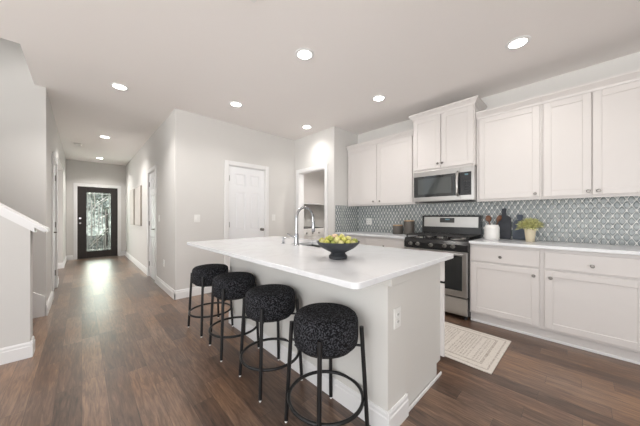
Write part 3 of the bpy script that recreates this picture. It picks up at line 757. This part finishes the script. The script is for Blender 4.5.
# ------------------------------------------------------------------ bowl of fruit
bx, by = 1.215, 1.093
prof = [(0, .0), (.056, 0), (.060, .004), (.060, .020), (.050, .030), (.046, .040), (.060, .047), (.100, .068), (.128, .090), (.142, .112), (.138, .113),
        (.122, .094), (.095, .075), (.05, .058), (0, .052)]
bo = MB().lathe(prof, (0, 0, 0), 56).build('fruit_bowl', bowl_m); bo.location = (bx, by, .915)
tag(bo, 'dark charcoal footed bowl on the island', 'bowl')
kinds = [('chartreuse', 0, 'yellow-green knobbly fruit piled in the dark bowl'), ('green', 1, 'deep green knobbly fruit piled in the dark bowl'),
         ('pink', 2, 'pale pinkish fruit piled in the dark bowl'), ('lemon', 3, 'pale yellow knobbly fruit piled in the dark bowl')]
meshes = []
for k in range(4):
    m = MB().ball((0, 0, 0), 1, (1, 1, 1), 12, 8)
    for v in m.bm.verts:
        v.co *= 1+.16*math.sin(5*v.co.x+k)*math.cos(6*v.co.y+1.3*k)+random.uniform(-.07, .07); v.co.z *= .88
    for f in m.bm.faces: f.smooth = True
    me = bpy.data.meshes.new('fruit'); m.bm.to_mesh(me); m.bm.free(); me.materials.append(fruit_ms[kinds[k][1]]); meshes.append(me)
spots = []
for ring, (rad_, n, z) in enumerate(((.107, 14, 1.022), (.068, 9, 1.040), (.028, 4, 1.052), (.088, 10, 1.040-.045))):
    for i in range(n): a = 2*PI*(i+ring*.4)/n; spots.append((bx+rad_*math.cos(a), by+rad_*math.sin(a), z+random.uniform(-.004, .006)))
seq = [0, 3, 1, 0, 2, 0, 3, 0, 1, 3]
for i, p in enumerate(spots):
    if i >= 27: continue
    k = seq[i % len(seq)]
    o = bpy.data.objects.new('small_fruit', meshes[k]); COL.objects.link(o)
    s_ = random.uniform(.0195, .0225); o.location = p; o.scale = (s_, s_, s_); o.rotation_euler = (random.random()*3, random.random()*3, random.random()*6)
    tag(o, kinds[k][2], 'fruit', kinds[k][0] + ' fruit in the dark bowl')

# ------------------------------------------------------------------ counter objects
def canister(x, y, r, h, lab):
    t = thing('canister', lab, 'canister', (x, y, .915), group='grey brown canisters on the counter')
    MB().lathe([(0, 0), (r-.004, 0), (r, .005), (r, h-.012), (r-.003, h-.008), (0, h-.008)], (0, 0, 0), 36).build('body', can_m, t)
    MB().lathe([(0, h-.008), (r-.004, h-.008), (r-.002, h+.003), (r-.008, h+.008), (0, h+.008)], (0, 0, 0), 36).build('lid', wood_m, t)
canister(3.62, 1.985, .078, .135, 'shorter grey brown canister with pale wooden lid')
canister(3.62, 1.795, .078, .208, 'taller grey brown canister with pale wooden lid beside the range')

cr = thing('utensil_crock', 'white ribbed ceramic crock holding wooden spoons', 'crock', (3.52, .712, .915))
pf = [(0, 0), (.066, 0), (.072, .006)]
for i in range(7): z = .018+i*.020; pf += [(.077, z), (.074, z+.010)]
pf += [(.070, .158), (.066, .166), (.066, .177), (.061, .177), (.060, .160), (.064, .02), (0, .02)]
MB().lathe(pf, (0, 0, 0), 40).build('body', crock_m, cr)
def spoon(base, tip, lab, hw=.028):
    b0, t0 = Vector(base), Vector(tip); m = MB(); dv = (t0-b0).normalized()
    m.tube([b0, t0-dv*.05, t0-dv*.02], [.006, .006, .010], 8)
    n0 = len(m.bm.verts); m.ball((0, 0, 0), 1, (hw, .008, .040), 16, 10); m.bm.verts.ensure_lookup_table()
    q = Vector((0, 0, 1)).rotation_difference(dv).to_matrix() @ Matrix.Rotation(R(-55), 3, 'Z')
    for v in m.bm.verts[n0:]: v.co = q @ v.co + t0
    for v in m.bm.verts: v.co -= b0
    o = m.build('wooden_spoon', spoon_m); o.location = b0; tag(o, lab, 'wooden spoon', 'wooden spoons in the white crock')
spoon((3.51, .70, .942), (3.50, .742, 1.165), 'round headed brown wooden spoon on the left in the white crock', .034)
spoon((3.53, .72, .942), (3.54, .645, 1.168), 'narrow brown wooden spoon leaning right in the white crock', .026)

def board(yc, w, hb, ht, hw, lab, mat, zr=0):
    """handled cutting board leaning against the tile; local x = width, z = height"""
    m = MB(); t_ = .016; pts = []
    rc = .050
    def arc(cx, cz, r, a0, a1, n=6): return [(cx+r*math.cos(R(a0+(a1-a0)*i/n)), cz+r*math.sin(R(a0+(a1-a0)*i/n))) for i in range(n+1)]
    pts += arc(w/2-.012, .012, .012, -90, 0); pts += arc(w/2-rc, hb-rc, rc, 0, 90)
    pts += [(hw/2, hb+.006)]; pts += arc(hw/2-.008, ht-.008, .008, 0, 90, 3); pts += arc(-hw/2+.008, ht-.008, .008, 90, 180, 3)
    pts += [(-hw/2, hb+.006)]; pts += arc(-w/2+rc, hb-rc, rc, 90, 180); pts += arc(-w/2+.012, .012, .012, 180, 270)
    m.prism([(p[0], p[1]) for p in pts], 0, -t_, 'y')
    o = m.build('cutting_board', mat)
    o.rotation_euler = (R(-7), 0, -PI/2)
    o.location = (XK-.012-.016-math.sin(R(7))*ht, yc, .917)
    tag(o, lab, 'cutting board'); return o
board(.632, .145, .285, .372, .044, 'black handled cutting board leaning behind the white crock', slate_m)
board(.478, .125, .235, .295, .050, 'blue grey handled cutting board leaning behind the plant', slate2_m)

pl = thing('potted_plant', 'small pale green bushy plant in a cream pot', 'plant', (3.545, .365, .915))
MB().lathe([(0, 0), (.036, 0), (.038, .004), (.050, .125), (.052, .132), (.052, .140), (.047, .140), (.046, .12), (0, .12)], (0, 0, 0), 32).build('pot', cream_m, pl)
MB().lathe([(0, .121), (.045, .121), (.045, .126), (0, .128)], (0, 0, 0), 20).build('soil', soil_m, pl)
m = MB()
for i in range(420):
    a = random.uniform(0, 2*PI); out = random.uniform(.0, 1)**.7; r1 = .122*out; z1 = .245-.075*out**3+random.uniform(-.045, .01)
    p0 = Vector((.03*math.cos(a)*out, .03*math.sin(a)*out, .128)); p2 = Vector((r1*math.cos(a), r1*math.sin(a), z1)); p1 = (p0+p2)/2+Vector((0, 0, .02))
    sd_ = Vector((-math.sin(a), math.cos(a), random.uniform(-.6, .6))).normalized()*.0035
    ps = [p0, p1, p2]
    A = [m.bm.verts.new(p-sd_*k) for p, k in zip(ps, (.4, .8, 1.2))]; B = [m.bm.verts.new(p+sd_*k) for p, k in zip(ps, (.4, .8, 1.2))]
    tip = m.bm.verts.new(p2+(p2-p1).normalized()*.018)
    for j in range(2): m.bm.faces.new((A[j], A[j+1], B[j+1], B[j]))
    m.bm.faces.new((A[2], tip, B[2]))
    for _ in range(2):
        q = p1.lerp(p2, random.uniform(.3, 1)); dv = Vector((random.gauss(0, 1), random.gauss(0, 1), random.gauss(.4, 1))).normalized()*.014
        s2 = dv.cross(Vector((0, 0, 1))).normalized()*.004
        m.bm.faces.new((m.bm.verts.new(q), m.bm.verts.new(q+dv*.5+s2), m.bm.verts.new(q+dv), m.bm.verts.new(q+dv*.5-s2)))
m.build('foliage', leaf_m, pl)

# ------------------------------------------------------------------ rug
RW, RL = .72, 1.22
rg = MB().box(-RW/2, RW/2, -RL/2, RL/2, 0, .008, .003).build('rug', rug_mat(RW, RL)); rg.location = (2.59, .445+RL/2, .001)
rg.rotation_euler = (0, 0, R(-1)); tag(rg, 'cream patterned runner rug on the floor in front of the range', 'rug')

# ------------------------------------------------------------------ laundry room
ws = thing('washing_machine', 'white washing machine seen through the laundry doorway', 'washing machine', (3.50, 4.20, 0))
MB().box(0, .68, .01, .65, .02, .90, .012).build('body', crock_m, ws)
MB().box(0, .68, 0, .65, .74, .915, .008).build('control_panel', crock_m, ws)
MB().box(.01, .67, .02, .64, .915, .93, .004).build('lid', slot_m, ws)
for x in (.12, .30, .50): MB().lathe([(0, 0), (.024, 0), (.020, -.02), (0, -.022)], (x, -.001, .815), 20, 'y').build('knob', steel_m, ws)
MB().box(.06, .62, -.004, .01, .08, .70, .02).build('front_panel', crock_m, ws)
lc = thing('laundry_cabinet', 'white wall cabinet seen through the laundry doorway', 'cabinet', (3.26, 4.88, 0), 0)
MB().box(0, 1.9, -.31, 0, 1.50, 2.40, .003).build('body', cab_m, lc)
MB().box(0, 1.9, -.335, -.31, 1.487, 1.512, .004).build('light_rail', trim_m, lc)
for x0, x1 in ((.01, .44), (.45, 1.35), (1.36, 1.89)):
    MB().box(x0, x1, -.33, -.31, 1.516, 2.39, .002).build('door', cab_m, lc)
